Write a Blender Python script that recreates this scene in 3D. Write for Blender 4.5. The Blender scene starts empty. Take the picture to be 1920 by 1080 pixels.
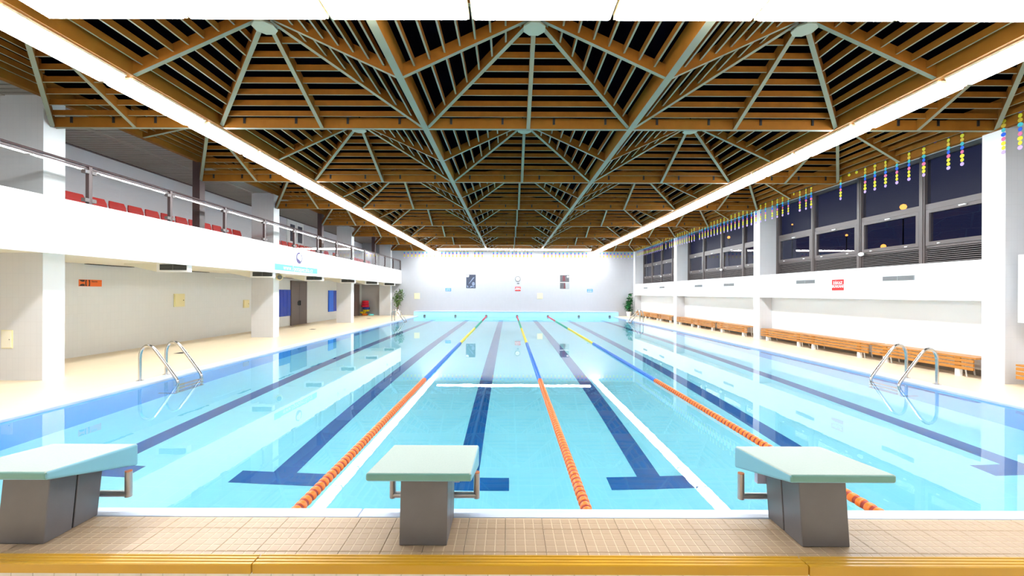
import bpy, math, random
from mathutils import Matrix, Vector
random.seed(7)
SC = bpy.context.scene
COL = SC.collection
PI = math.pi

# ------------------------------------------------------------------ camera, world, exposure
CAMZ = 1.5
cd = bpy.data.cameras.new('camera'); cam = bpy.data.objects.new('camera', cd); COL.objects.link(cam)
cd.sensor_width = 36; cd.lens = 36 * 800 / 1920; cd.clip_start = 0.05; cd.clip_end = 300
cd.shift_x = (960 - 954) / 1920; cd.shift_y = (550 - 540) / 1920
cam.matrix_world = Matrix.Translation((0, 0, CAMZ)) @ Matrix.Rotation(PI / 2, 4, 'X') @ Matrix.Rotation(math.radians(0.22), 4, 'Z')
SC.camera = cam
w = bpy.data.worlds.new('night_sky'); SC.world = w; w.use_nodes = True
w.node_tree.nodes['Background'].inputs[0].default_value = (0.35, 0.4, 1.0, 1)
w.node_tree.nodes['Background'].inputs[1].default_value = 0.03
SC.view_settings.view_transform = 'Standard'; SC.view_settings.look = 'None'
SC.view_settings.gamma = 1; SC.view_settings.use_curve_mapping = False
SC.view_settings.exposure = 0.95
LAMP = 24.0
SC.cycles.max_bounces = 14; SC.cycles.diffuse_bounces = 6; SC.cycles.glossy_bounces = 5
SC.cycles.transmission_bounces = 10; SC.cycles.transparent_max_bounces = 16
SC.cycles.sample_clamp_indirect = 8

# ------------------------------------------------------------------ materials
MATS = {}
def pbsdf(name, col, rough=0.5, metal=0.0, spec=0.5, **kw):
    m = bpy.data.materials.new(name); m.use_nodes = True
    b = m.node_tree.nodes['Principled BSDF']
    b.inputs['Base Color'].default_value = (*col, 1); b.inputs['Roughness'].default_value = rough
    b.inputs['Metallic'].default_value = metal; b.inputs['Specular IOR Level'].default_value = spec
    for k, v in kw.items(): b.inputs[k].default_value = v
    MATS[name] = m
    return m
def noisy(name, c1, c2, rough=0.5, scale=8, stretch=(1, 1, 1), detail=4, bump=0.0, metal=0.0, coord='Object', spec=0.5):
    m = pbsdf(name, c1, rough, metal, spec); nt = m.node_tree; N = nt.nodes; L = nt.links
    tc = N.new('ShaderNodeTexCoord'); mp = N.new('ShaderNodeMapping'); mp.inputs['Scale'].default_value = stretch
    nz = N.new('ShaderNodeTexNoise'); nz.inputs['Scale'].default_value = scale; nz.inputs['Detail'].default_value = detail
    mx = N.new('ShaderNodeMix'); mx.data_type = 'RGBA'
    mx.inputs[6].default_value = (*c1, 1); mx.inputs[7].default_value = (*c2, 1)
    L.new(tc.outputs[coord], mp.inputs[0]); L.new(mp.outputs[0], nz.inputs['Vector'])
    L.new(nz.outputs[0], mx.inputs[0]); L.new(mx.outputs[2], N['Principled BSDF'].inputs['Base Color'])
    if bump:
        bp = N.new('ShaderNodeBump'); bp.inputs['Strength'].default_value = bump; bp.inputs['Distance'].default_value = 0.01
        L.new(nz.outputs[0], bp.inputs['Height']); L.new(bp.outputs[0], N['Principled BSDF'].inputs['Normal'])
    return m
def tiled(name, col, grout, tw, th, axes, mortar=0.004, rough=0.3, var=0.04, bump=0.15):
    """small glazed tiles: the two world axes given run along and up the surface"""
    m = pbsdf(name, col, rough); nt = m.node_tree; N = nt.nodes; L = nt.links
    g = N.new('ShaderNodeNewGeometry'); sp = N.new('ShaderNodeSeparateXYZ'); cb = N.new('ShaderNodeCombineXYZ')
    L.new(g.outputs['Position'], sp.inputs[0])
    L.new(sp.outputs[axes[0]], cb.inputs[0]); L.new(sp.outputs[axes[1]], cb.inputs[1])
    br = N.new('ShaderNodeTexBrick'); br.offset = 0.0; br.inputs['Scale'].default_value = 1.0
    br.inputs['Brick Width'].default_value = tw; br.inputs['Row Height'].default_value = th
    br.inputs['Mortar Size'].default_value = mortar; br.inputs['Mortar Smooth'].default_value = 0.2
    d = tuple(max(0, c * (1 - var)) for c in col)
    br.inputs['Color1'].default_value = (*col, 1); br.inputs['Color2'].default_value = (*d, 1)
    br.inputs['Mortar'].default_value = (*grout, 1)
    L.new(cb.outputs[0], br.inputs['Vector']); L.new(br.outputs['Color'], N['Principled BSDF'].inputs['Base Color'])
    bp = N.new('ShaderNodeBump'); bp.invert = True; bp.inputs['Strength'].default_value = bump; bp.inputs['Distance'].default_value = 0.003
    L.new(br.outputs['Fac'], bp.inputs['Height']); L.new(bp.outputs[0], N['Principled BSDF'].inputs['Normal'])
    return m
def emis(name, col, s):
    m = bpy.data.materials.new(name); m.use_nodes = True; nt = m.node_tree
    nt.nodes.remove(nt.nodes['Principled BSDF']); e = nt.nodes.new('ShaderNodeEmission')
    e.inputs[0].default_value = (*col, 1); e.inputs[1].default_value = s
    nt.links.new(e.outputs[0], nt.nodes['Material Output'].inputs[0]); MATS[name] = m; return m
def thin_glass(name, tint=(1, 1, 1), ior=1.5, boost=1.0, rough=0.0):
    m = bpy.data.materials.new(name); m.use_nodes = True; nt = m.node_tree; N = nt.nodes; L = nt.links
    N.remove(N['Principled BSDF'])
    t = N.new('ShaderNodeBsdfTransparent'); t.inputs[0].default_value = (*tint, 1)
    g = N.new('ShaderNodeBsdfGlossy'); g.inputs['Roughness'].default_value = rough
    f = N.new('ShaderNodeFresnel'); f.inputs[0].default_value = ior
    mu = N.new('ShaderNodeMath'); mu.operation = 'MULTIPLY'; mu.use_clamp = True; mu.inputs[1].default_value = boost
    mx = N.new('ShaderNodeMixShader')
    ge = N.new('ShaderNodeNewGeometry'); inv = N.new('ShaderNodeMath'); inv.operation = 'SUBTRACT'; inv.inputs[0].default_value = boost
    L.new(ge.outputs['Backfacing'], inv.inputs[1]); L.new(inv.outputs[0], mu.inputs[1])
    if boost != 1.0:
        m2 = N.new('ShaderNodeMath'); m2.operation = 'MULTIPLY'; m2.inputs[1].default_value = boost
        L.new(ge.outputs['Backfacing'], m2.inputs[0]); L.new(m2.outputs[0], inv.inputs[1])
    L.new(f.outputs[0], mu.inputs[0]); L.new(mu.outputs[0], mx.inputs[0]); L.new(t.outputs[0], mx.inputs[1]); L.new(g.outputs[0], mx.inputs[2])
    L.new(mx.outputs[0], N['Material Output'].inputs[0]); MATS[name] = m; return m

plinth = pbsdf('grey_plinth', (0.22, 0.19, 0.15), 0.6)
white = pbsdf('white_paint', (0.86, 0.86, 0.86), 0.6)
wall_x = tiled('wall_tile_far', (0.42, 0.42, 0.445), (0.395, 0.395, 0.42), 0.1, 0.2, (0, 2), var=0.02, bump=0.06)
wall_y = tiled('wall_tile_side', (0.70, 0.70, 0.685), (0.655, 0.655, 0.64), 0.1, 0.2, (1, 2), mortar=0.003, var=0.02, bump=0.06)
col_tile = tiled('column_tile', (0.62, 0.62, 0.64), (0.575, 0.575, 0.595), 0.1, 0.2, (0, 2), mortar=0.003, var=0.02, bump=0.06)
cream = pbsdf('cream_paint', (0.78, 0.74, 0.62), 0.6)
graywall = pbsdf('gallery_wall_paint', (0.62, 0.62, 0.66), 0.7)
deck = tiled('deck_tile', (0.80, 0.66, 0.46), (0.70, 0.57, 0.40), 0.2, 0.2, (0, 1), rough=0.35)
pooltile = tiled('pool_tile', (0.31, 0.87, 1.0), (0.34, 0.88, 1.0), 0.25, 0.25, (0, 1), mortar=0.005, bump=0.0, var=0.02)
poolside = pbsdf('pool_side_tile', (0.03, 0.42, 0.95), 0.3)
ledgeblue = tiled('ledge_tile', (0.42, 0.76, 0.90), (0.36, 0.66, 0.80), 0.25, 0.17, (0, 2))
navy = pbsdf('lane_line_tile', (0.0, 0.09, 0.30), 0.3)
coping_m = noisy('coping_stone', (0.50, 0.55, 0.65), (0.40, 0.46, 0.60), 0.35, 3, (1, 3, 1))
tile_beige = noisy('platform_tile', (0.39, 0.27, 0.175), (0.33, 0.225, 0.14), 0.4, 3, coord='Object')
tile_base = pbsdf('tile_bed', (0.30, 0.20, 0.12), 0.8)
pad_light = pbsdf('tile_groove', (0.50, 0.37, 0.24), 0.5)
yellow = noisy('yellow_nosing', (0.56, 0.31, 0.02), (0.47, 0.245, 0.012), 0.3, 4)
riser = noisy('white_riser_tile', (0.75, 0.73, 0.70), (0.62, 0.58, 0.52), 0.3, 9)
wood = noisy('ceiling_wood', (0.29, 0.106, 0.012), (0.155, 0.053, 0.006), 0.6, 6, (1, 1, 1), 6, spec=0.12)
beamwood = noisy('beam_wood', (0.31, 0.118, 0.014), (0.215, 0.076, 0.009), 0.6, 6, (1, 1, 1), 6, spec=0.12)
pale = pbsdf('pale_strip_and_lit_edge', (0.235, 0.23, 0.155), 0.5)  # steel strip under beams and ribs; on slats, bounce light put into colour
plate_m = pbsdf('apex_plate_paint', (0.34, 0.36, 0.27), 0.5)
roofdark = pbsdf('roof_underside', (0.0015, 0.0015, 0.003), 0.9, 0, 0.0)
soffit_m = pbsdf('soffit_slat', (0.30, 0.26, 0.22), 0.6)
darksteel = pbsdf('dark_brown_steel', (0.075, 0.045, 0.045), 0.4)
winframe = pbsdf('window_frame_brown', (0.115, 0.095, 0.092), 0.4)
louvre_m = pbsdf('louvre_metal', (0.16, 0.14, 0.14), 0.4)
glass_w = thin_glass('window_glass', (0.80, 0.82, 0.9), 1.5, 1.0)
glass_u = thin_glass('upper_window_glass', (0.80, 0.82, 0.9), 1.5, 0.25, 0.42)
glass_r = thin_glass('railing_glass', (0.97, 0.98, 0.98), 1.5, 1.3)
chrome = pbsdf('stainless_steel', (0.55, 0.53, 0.51), 0.18, 1.0)
lampm = emis('lamp_diffuser', (0.97, 0.99, 1.0), LAMP)
lamphouse = pbsdf('lamp_housing', (0.75, 0.66, 0.45), 0.5)
dark = pbsdf('dark_slot', (0.01, 0.01, 0.01), 0.8, 0, 0.1)
grille = pbsdf('vent_grille', (0.13, 0.14, 0.145), 0.4)
grille_l = pbsdf('vent_grille_light', (0.30, 0.32, 0.33), 0.4)
red = noisy('red_plastic', (0.62, 0.035, 0.03), (0.52, 0.028, 0.028), 0.4, 3)
brown_door = pbsdf('brown_door_paint', (0.13, 0.095, 0.085), 0.45)
benchwood = noisy('bench_wood', (0.56, 0.235, 0.035), (0.36, 0.13, 0.016), 0.35, 5, (6, 1, 6), 5)
bluetile = noisy('blue_tile', (0.004, 0.035, 0.38), (0.006, 0.05, 0.48), 0.2, 2)
bluelight = pbsdf('light_blue_panel', (0.01, 0.14, 0.80), 0.3)
topgreen = noisy('block_top_grit', (0.28, 0.345, 0.31), (0.34, 0.39, 0.35), 0.7, 120, bump=0.25)
edgegreen = pbsdf('block_edge_green', (0.13, 0.29, 0.25), 0.35)
sideblue = pbsdf('block_side_blue', (0.16, 0.36, 0.44), 0.4)
steelgray = noisy('brushed_grey_steel', (0.11, 0.102, 0.102), (0.16, 0.15, 0.155), 0.42, 5, metal=0.3)
tubegray = pbsdf('grab_bar_steel', (0.45, 0.43, 0.42), 0.3, 0.8)
orangecap = pbsdf('orange_cap', (0.65, 0.22, 0.10), 0.5)
f_orange = pbsdf('float_orange', (0.80, 0.145, 0.004), 0.35)
f_red = pbsdf('float_dark_red', (0.26, 0.014, 0.0), 0.5)
f_blue = pbsdf('float_blue', (0.002, 0.16, 0.66), 0.35)
f_blue2 = pbsdf('float_dark_blue', (0.002, 0.10, 0.46), 0.4)
f_yel = pbsdf('float_yellow', (0.90, 0.72, 0.02), 0.35)
f_yel2 = pbsdf('float_dark_yellow', (0.72, 0.55, 0.02), 0.4)
f_grn = pbsdf('float_green', (0.0, 0.42, 0.25), 0.35)
f_grn2 = pbsdf('float_dark_green', (0.0, 0.30, 0.18), 0.4)
f_crm = pbsdf('float_crimson', (0.62, 0.01, 0.06), 0.35)
f_crm2 = pbsdf('float_dark_crimson', (0.45, 0.008, 0.05), 0.4)
leaf1 = noisy('ficus_leaf', (0.06, 0.15, 0.03), (0.16, 0.26, 0.08), 0.4, 4)
leaf2 = noisy('rubber_plant_leaf', (0.01, 0.10, 0.03), (0.03, 0.18, 0.05), 0.3, 4)
bark = pbsdf('bark', (0.16, 0.10, 0.06), 0.8)
soil = pbsdf('soil', (0.03, 0.02, 0.015), 0.9)
sign_orange = pbsdf('sign_orange', (0.85, 0.16, 0.015), 0.5)
sign_red = pbsdf('sign_red', (0.66, 0.02, 0.02), 0.4)
sign_white = pbsdf('sign_white', (0.85, 0.85, 0.85), 0.5)
sign_black = pbsdf('sign_black', (0.02, 0.015, 0.012), 0.5)
sign_blue = pbsdf('sign_blue', (0.02, 0.24, 0.62), 0.4)
sign_teal = pbsdf('banner_teal', (0.12, 0.66, 0.62), 0.5)
logo_violet = pbsdf('logo_violet', (0.045, 0.03, 0.17), 0.5)
logo_grey = pbsdf('logo_grey', (0.16, 0.16, 0.24), 0.5)
cab_yellow = pbsdf('cabinet_cream_yellow', (0.80, 0.70, 0.38), 0.4)
poster_d = noisy('poster_slate', (0.022, 0.028, 0.055), (0.05, 0.06, 0.10), 0.4, 6)
poster_l = noisy('poster_pale_print', (0.14, 0.18, 0.27), (0.25, 0.30, 0.42), 0.4, 9)
poster_g = noisy('poster_grey', (0.03, 0.032, 0.04), (0.14, 0.14, 0.15), 0.4, 9)
poster_r = pbsdf('poster_wine_red', (0.13, 0.03, 0.04), 0.4)
blackm = pbsdf('black_metal', (0.015, 0.015, 0.016), 0.4)
D_PUR, D_YEL, D_AMB, D_TEA, D_BLU, D_PNK, D_LIL = [pbsdf('paper_' + n, c, 0.7) for n, c in (
    ('purple', (0.17, 0.09, 0.50)), ('yellow', (0.75, 0.68, 0.03)), ('amber', (0.72, 0.48, 0.04)), ('teal', (0.05, 0.50, 0.55)),
    ('blue', (0.01, 0.12, 0.75)), ('pink', (0.75, 0.16, 0.32)), ('lilac', (0.52, 0.36, 0.85)))]
def water_mat():
    m = bpy.data.materials.new('clear_pool_water'); m.use_nodes = True; nt = m.node_tree; N = nt.nodes; L = nt.links
    b = N['Principled BSDF']; b.inputs['Base Color'].default_value = (1.0, 1.0, 1.0, 1)
    b.inputs['Roughness'].default_value = 0.0; b.inputs['IOR'].default_value = 1.333
    b.inputs['Transmission Weight'].default_value = 1.0
    g = N.new('ShaderNodeNewGeometry'); nz = N.new('ShaderNodeTexNoise')
    nz.inputs['Scale'].default_value = 2.2; nz.inputs['Detail'].default_value = 3
    L.new(g.outputs['Position'], nz.inputs['Vector'])
    bp = N.new('ShaderNodeBump'); bp.inputs['Strength'].default_value = 0.25; bp.inputs['Distance'].default_value = 0.0016
    L.new(nz.outputs[0], bp.inputs['Height']); L.new(bp.outputs[0], b.inputs['Normal'])
    MATS['water'] = m; return m
water_m = water_mat()

# ------------------------------------------------------------------ mesh helpers
class MB:
    def __init__(s): s.v = []; s.f = []; s.m = []; s.mats = []
    def mi(s, m):
        if m not in s.mats: s.mats.append(m)
        return s.mats.index(m)
    def add(s, vs, fs, m):
        o = len(s.v); s.v += [tuple(v) for v in vs]; k = s.mi(m)
        for f in fs: s.f.append([i + o for i in f]); s.m.append(k)
    def box(s, x0, x1, y0, y1, z0, z1, m, M=None, bottom=None):
        vs = [Vector((x, y, z)) for z in (z0, z1) for y in (y0, y1) for x in (x0, x1)]
        if M: vs = [M @ v for v in vs]
        fs = [[0, 2, 3, 1], [4, 5, 7, 6], [0, 1, 5, 4], [2, 6, 7, 3], [0, 4, 6, 2], [1, 3, 7, 5]]
        if bottom:
            s.add(vs, fs[1:], m); o = len(s.v) - 8; s.f.append([o + i for i in fs[0]]); s.m.append(s.mi(bottom))
        else: s.add(vs, fs, m)
        return s
    def bar(s, a, b, wd, ht, m, bottom=None, up=(0, 0, 1)):
        """plank from a to b: a, b lie on the middle of its lower face, ht goes up"""
        a = Vector(a); b = Vector(b); d = b - a; L = d.length; d.normalize()
        u = Vector(up); sd = d.cross(u).normalized(); u2 = sd.cross(d).normalized()
        M = Matrix((( d.x, sd.x, u2.x, a.x), (d.y, sd.y, u2.y, a.y), (d.z, sd.z, u2.z, a.z), (0, 0, 0, 1)))
        return s.box(0, L, -wd / 2, wd / 2, 0, ht, m, M, bottom)
    def tube(s, pts, r, m, n=8, cap=True):
        pts = [Vector(p) for p in pts]; rings = []
        rr = r if isinstance(r, (list, tuple)) else [r] * len(pts)
        prev = None
        for i, p in enumerate(pts):
            d = (pts[min(i + 1, len(pts) - 1)] - pts[max(i - 1, 0)]).normalized()
            if prev is None:
                x = d.orthogonal().normalized()
            else:
                x = (prev - d * prev.dot(d)).normalized()
            prev = x; y = d.cross(x)
            rings.append([p + (x * math.cos(2 * PI * k / n) + y * math.sin(2 * PI * k / n)) * rr[i] for k in range(n)])
        vs = [v for r_ in rings for v in r_]; fs = []
        for i in range(len(pts) - 1):
            for k in range(n):
                a = i * n + k; b = i * n + (k + 1) % n
                fs.append([a, b, b + n, a + n])
        if cap: fs.append(list(range(n))[::-1]); fs.append([len(vs) - n + k for k in range(n)])
        s.add(vs, fs, m); return s
    def lathe(s, prof, m, n=16, M=None, mats=None):
        """prof: (radius, height) list, around local z"""
        M = M or Matrix(); vs = []
        for r, z in prof:
            for k in range(n): vs.append(M @ Vector((r * math.cos(2 * PI * k / n), r * math.sin(2 * PI * k / n), z)))
        for i in range(len(prof) - 1):
            fs = []
            for k in range(n):
                a = i * n + k; b = i * n + (k + 1) % n; fs.append([a, b, b + n, a + n])
            if i == 0:
                s.add(vs, fs, mats[0] if mats else m); base = len(s.v) - len(vs)
            else:
                mm = s.mi(mats[i] if mats else m)
                for f in fs: s.f.append([j + base for j in f]); s.m.append(mm)
        if prof[0][0] > 1e-5: s.f.append([base + k for k in range(n)][::-1]); s.m.append(s.mi(mats[0] if mats else m))
        if prof[-1][0] > 1e-5: s.f.append([base + (len(prof) - 1) * n + k for k in range(n)]); s.m.append(s.mi(mats[-1] if mats else m))
        return s
    def prism(s, poly, d, m, M=None, cap_m=None):
        """polygon in local xy, extruded d along local z"""
        M = M or Matrix(); n = len(poly)
        vs = [M @ Vector((x, y, z)) for z in (0, d) for x, y in poly]
        fs = [[k, (k + 1) % n, (k + 1) % n + n, k + n] for k in range(n)] + [list(range(n))[::-1]]
        s.add(vs, fs, m); o = len(s.v) - 2 * n
        s.f.append([o + n + k for k in range(n)]); s.m.append(s.mi(cap_m or m)); return s
    def mesh(s, name, smooth=False):
        me = bpy.data.meshes.new(name); me.from_pydata(s.v, [], s.f)
        for m in s.mats: me.materials.append(m)
        me.polygons.foreach_set('material_index', s.m)
        if smooth: me.polygons.foreach_set('use_smooth', [True] * len(s.f))
        me.update()
        if smooth:
            try: me.set_sharp_from_angle(angle=math.radians(40))
            except Exception: pass
        return me
def put(name, me, parent=None, loc=None, rz=0, **props):
    if isinstance(me, MB): me = me.mesh(name, props.pop('smooth', False))
    o = bpy.data.objects.new(name, me); COL.objects.link(o)
    if parent: o.parent = parent
    if loc: o.location = loc
    if rz: o.rotation_euler = (0, 0, rz)
    tag(o, **props); return o
def tag(o, label=None, cat=None, group=None, kind=None):
    if label: o['label'] = label
    if cat: o['category'] = cat
    if group: o['group'] = group
    if kind: o['kind'] = kind
    return o
def thing(name, loc=(0, 0, 0), rz=0, **props):
    o = bpy.data.objects.new(name, None); COL.objects.link(o); o.location = loc; o.rotation_euler = (0, 0, rz)
    o.empty_display_size = 0.1
    return tag(o, **props)
def copy_tree(o, parent=None):
    c = o.copy(); COL.objects.link(c)
    if parent: c.parent = parent
    for ch in list(o.children): copy_tree(ch, c)
    return c
def bevel(o, wd, seg=2):
    m = o.modifiers.new('bevel', 'BEVEL'); m.width = wd; m.segments = seg; m.limit_method = 'ANGLE'
    return o
ORD = ['first', 'second', 'third', 'fourth', 'fifth', 'sixth', 'seventh', 'eighth', 'ninth', 'tenth', 'eleventh', 'twelfth', 'thirteenth',
       'fourteenth', 'fifteenth', 'sixteenth', 'seventeenth', 'eighteenth', 'nineteenth', 'twentieth']
TENS = {20: 'twenty', 30: 'thirty', 40: 'forty', 50: 'fifty', 60: 'sixty', 70: 'seventy', 80: 'eighty'}
def nth(i):                     # 1-based
    if i <= 20: return ORD[i - 1]
    t = i // 10 * 10; r = i - t
    if r == 0: return {70: 'seventieth', 80: 'eightieth', 30: 'thirtieth', 40: 'fortieth', 50: 'fiftieth', 60: 'sixtieth'}[t]
    return TENS[t] + '-' + ORD[r - 1]
def text_mesh(s, size, m, depth=0.001, align='CENTER', space=1.0, bold=0.0):
    cu = bpy.data.curves.new('txt', 'FONT'); cu.body = s; cu.size = size; cu.align_x = align; cu.align_y = 'CENTER'
    cu.extrude = depth; cu.space_line = 0.95; cu.space_character = space; cu.resolution_u = 3; cu.offset = bold
    o = bpy.data.objects.new('txt', cu); COL.objects.link(o)
    bpy.context.view_layer.update()
    me = bpy.data.meshes.new_from_object(o.evaluated_get(bpy.context.evaluated_depsgraph_get()))
    COL.objects.unlink(o); bpy.data.objects.remove(o)
    me.materials.clear(); me.materials.append(m)
    return me
# orientation of flat prints: local x = reading direction, local z = out of the wall
FACE_NY = Matrix(((1, 0, 0, 0), (0, 0, -1, 0), (0, 1, 0, 0), (0, 0, 0, 1)))      # faces -y (far wall)
FACE_PX = Matrix(((0, 0, 1, 0), (1, 0, 0, 0), (0, 1, 0, 0), (0, 0, 0, 1)))       # faces +x (left wall)
FACE_NX = Matrix(((0, 0, -1, 0), (-1, 0, 0, 0), (0, 1, 0, 0), (0, 0, 0, 1)))     # faces -x (right wall)
def orient(o, F, loc):
    o.matrix_local = Matrix.Translation(loc) @ F; return o

# ------------------------------------------------------------------ key dimensions (metres, water at z = 0)
PX0, PX1, PY0, PY1, DEPTH = -5.80, 6.75, 2.48, 27.40, 1.25
DECK = 0.03; PLAT = 0.25; LEDGE = 0.335
WALLY = 28.15; XL = -9.70; XR = 8.82; XC0 = -7.70; XC1 = 8.20
ROWS = [0.30, 3.75, 7.20, 10.65, 14.10, 17.55, 21.00, 24.45, 27.90]
BAYX = [XC0, -4.88, -1.41, 2.04, 5.52, XC1]
ZB = 4.263; ZROOF = 5.35
COLY = [(0.15, 0.5), (7.05, 7.40), (13.95, 14.30), (20.85, 21.20), (27.75, 28.10)]

# ------------------------------------------------------------------ floor and pool basin
b = MB()
b.box(XL - .2, PX0 - .3, -2.2, WALLY, -.3, DECK, deck)
b.box(PX1 + .3, XR + .3, -2.2, WALLY, -.3, DECK, deck)
b.box(PX0 - .3, PX1 + .3, -2.2, 1.99, -.3, DECK, deck)
b.box(PX0 - .3, PX1 + .3, PY1 + .1, WALLY, -.3, DECK, deck)
put('floor', b, kind='structure', label='cream tiled deck around the pool')
basin = thing('pool_basin', kind='structure', label='light blue tiled swimming pool basin')
b = MB()
b.box(PX0 - .3, PX1 + .3, PY0 - .1, PY1 + .1, -DEPTH - .1, -DEPTH, pooltile)
put('basin_floor', b, basin)
b = MB(); b.box(PX0 - .3, PX0, PY0, PY1, -DEPTH, -0.02, poolside); put('basin_wall', b, basin)
b = MB(); b.box(PX1, PX1 + .3, PY0, PY1, -DEPTH, -0.02, poolside); put('basin_wall', b, basin)
b = MB(); b.box(PX0 - .3, PX1 + .3, PY1, PY1 + .1, -DEPTH, 0.02, ledgeblue); put('basin_wall', b, basin)
b = MB(); b.box(PX0 - .3, PX1 + .3, PY0 - .1, PY0, -DEPTH, 0.02, ledgeblue); put('basin_wall', b, basin)
for x0, x1 in ((PX0 - .3, PX0), (PX1, PX1 + .3)):
    b = MB(); b.box(x0, x1, 1.99, PY1, -.02, DECK + .004, coping_m); bevel(put('side_coping', b, basin), .01)
ledge = put('end_ledge', MB().box(PX0 - .3, PX1 + .3, PY1, WALLY, DECK - .01, LEDGE - .03, ledgeblue)
            .box(PX0 - .3, PX1 + .3, PY1 - .015, WALLY, LEDGE - .03, LEDGE, coping_m), basin)
for i in range(7):
    x = .54 + 1.98 * (i - 3)
    a = MB().lathe([(.075, 0), (.075, .02), (.045, .03), (.03, .06), (0, .06)], grille, 12,
                   Matrix.Translation((x, PY1 - .002, .045)) @ Matrix.Rotation(PI / 2, 4, 'X'))
    put('rope_anchor', a, ledge, smooth=True)
LANES = [-.45 + 1.98 * k for k in range(-2, 4)]
for x in LANES:
    y0 = PY0 + 1.92
    b = MB()
    b.box(x - .125, x + .125, y0 + .25, PY1 - 2.0, -DEPTH, -DEPTH + .004, navy)
    b.box(x - .46, x + .46, y0, y0 + .25, -DEPTH, -DEPTH + .004, navy)
    b.box(x - .5, x + .5, PY1 - 2.25, PY1 - 2.0, -DEPTH, -DEPTH + .004, navy)
    put('lane_line', b, basin)
b = MB()
b.add([(PX0, PY0, 0), (PX1, PY0, 0), (PX1, PY1, 0), (PX0, PY1, 0)], [[0, 1, 2, 3]], water_m)
put('pool_water', b, kind='stuff', label='still clear blue water filling the swimming pool', cat='water')

# ------------------------------------------------------------------ starting platform
plat = thing('start_platform', (0, 2.0, DECK), kind='structure', label='raised beige tiled platform under the starting blocks')
def P(name, me, **k):            # part placed in world coordinates
    o = put(name, me, plat, **k); o.matrix_parent_inverse = Matrix.Translation((0, 2.0, DECK)).inverted(); return o
P('platform_core', MB().box(PX0 - .3, PX1 + .3, 2.0, PY0 - .01, DECK - .02, PLAT - .014, tile_base))
for k in range(5):
    L = (PX1 - PX0 + .6) / 5
    bevel(P('pool_coping', MB().box(PX0 - .3 + k * L + .001, PX0 - .3 + (k + 1) * L - .001, 2.383, PY0, PLAT - .05, PLAT, coping_m)), .008)
def tile_mesh(d0, d1):
    """20 cm tile with raised 5 cm pads, seen part from d0 to d1 of its depth"""
    b = MB(); h = .1975
    b.box(.0, h, d0, d1, -.014, -.0011, pad_light)
    for i in range(4):
        for j in range(4):
            y0, y1 = max(d0, j * .05 + .0025), min(d1, j * .05 + .0475)
            if y1 - y0 > .006: 
                x0, x1 = i * .05 + .0025, min(h, i * .05 + .0475)
                q = .0012
                b.add([(x0, y0, -.0011), (x1, y0, -.0011), (x1, y1, -.0011), (x0, y1, -.0011),
                       (x0 + q, y0 + q, 0), (x1 - q, y0 + q, 0), (x1 - q, y1 - q, 0), (x0 + q, y1 - q, 0)],
                      [[0, 1, 5, 4], [1, 2, 6, 5], [2, 3, 7, 6], [3, 0, 4, 7], [4, 5, 6, 7]], tile_beige)
    return b.mesh('tile')
t_mid, t_front, t_back = tile_mesh(0, .1975), tile_mesh(.155, .1975), tile_mesh(0, .108)
for r, (me, y) in enumerate(((t_front, 2.064 - .2), (t_mid, 2.064), (t_back, 2.272))):
    y = (2.064 - .2015, 2.065, 2.2665)[r]
    for k in range(65):
        x = -.012 - 32 * .2005 + k * .2005
        if x < PX0 - .3 or x > PX1 + .1: continue
        P('tile', me, loc=(x, y, PLAT + random.uniform(-.0006, .0004)))
def nosing_mesh(L):
    pr = [(0, -.044), (0, -.004), (.004, 0), (.014, 0), (.017, -.004), (.022, -.004), (.025, 0), (.036, 0), (.039, -.004), (.044, -.004),
          (.047, 0), (.058, 0), (.061, -.004), (.066, -.004), (.069, 0), (.075, 0), (.075, -.044)]
    M = Matrix(((0, 0, 1, 0), (1, 0, 0, 0), (0, 1, 0, 0), (0, 0, 0, 1)))
    return MB().prism(pr, L, yellow, M).mesh('nosing')
cuts = [PX0 - .3, -3.72, -1.17, 1.385, 3.93, PX1 + .3]
for k in range(5):
    P('nosing', nosing_mesh(cuts[k + 1] - cuts[k] - .008), loc=(cuts[k], 1.955, PLAT + (.004 if k in (1, 3) else .005)))
rt = MB().box(0, .098, 1.988, 2.0, 0, .098, riser).mesh('riser_tile')
for j in range(2):
    for k in range(124):
        P('riser_tile', rt, loc=(PX0 - .25 + k * .101, 0, PLAT - .046 - .0995 * (j + 1)))

# ------------------------------------------------------------------ walls
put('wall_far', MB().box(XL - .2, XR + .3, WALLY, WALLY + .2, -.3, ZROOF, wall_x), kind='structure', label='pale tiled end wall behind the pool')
put('wall_back', MB().box(XL - .2, XR + .3, -2.4, -2.2, -.3, ZROOF, white), kind='structure')
b = MB(); b.box(XL - .2, XL, -2.4, WALLY, -.3, 2.13, wall_y); b.box(XL - .2, XL, -2.4, WALLY, 2.13, ZROOF, graywall)
put('wall_left', b, kind='structure', label='pale tiled wall below the spectator gallery')
b = MB(); b.box(8.60, XR + .3, -2.4, WALLY, -.3, 1.75, white); b.box(XR + .03, XR + .3, -2.4, WALLY, 1.75, 2.12, white)
b.box(XR - .02, XR + .3, -2.4, WALLY, 4.42, ZROOF, white); b.box(XR, XR + .3, -2.4, .5, 2.12, 4.42, white)
put('wall_right', b, kind='structure', label='white lower wall under the windows')
for i, (y0, y1) in enumerate(COLY):
    put('column', MB().box(XC0 - .72, XC0 - .001, y0 + .001, y1, DECK, 4.75, col_tile).box(XC0 - .001, XC0, y0, y1, DECK, 4.75, white),
        kind='structure', label='white column on the left deck, %s from the camera' % nth(i + 1))
    put('column', MB().box(XC1 + .001, XR + .03, y0 + .001, y1, DECK, 4.75, col_tile).box(XC1, XC1 + .001, y0, y1, DECK, 4.75, white),
        kind='structure', label='white column on the right deck, %s from the camera' % nth(i + 1))
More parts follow.
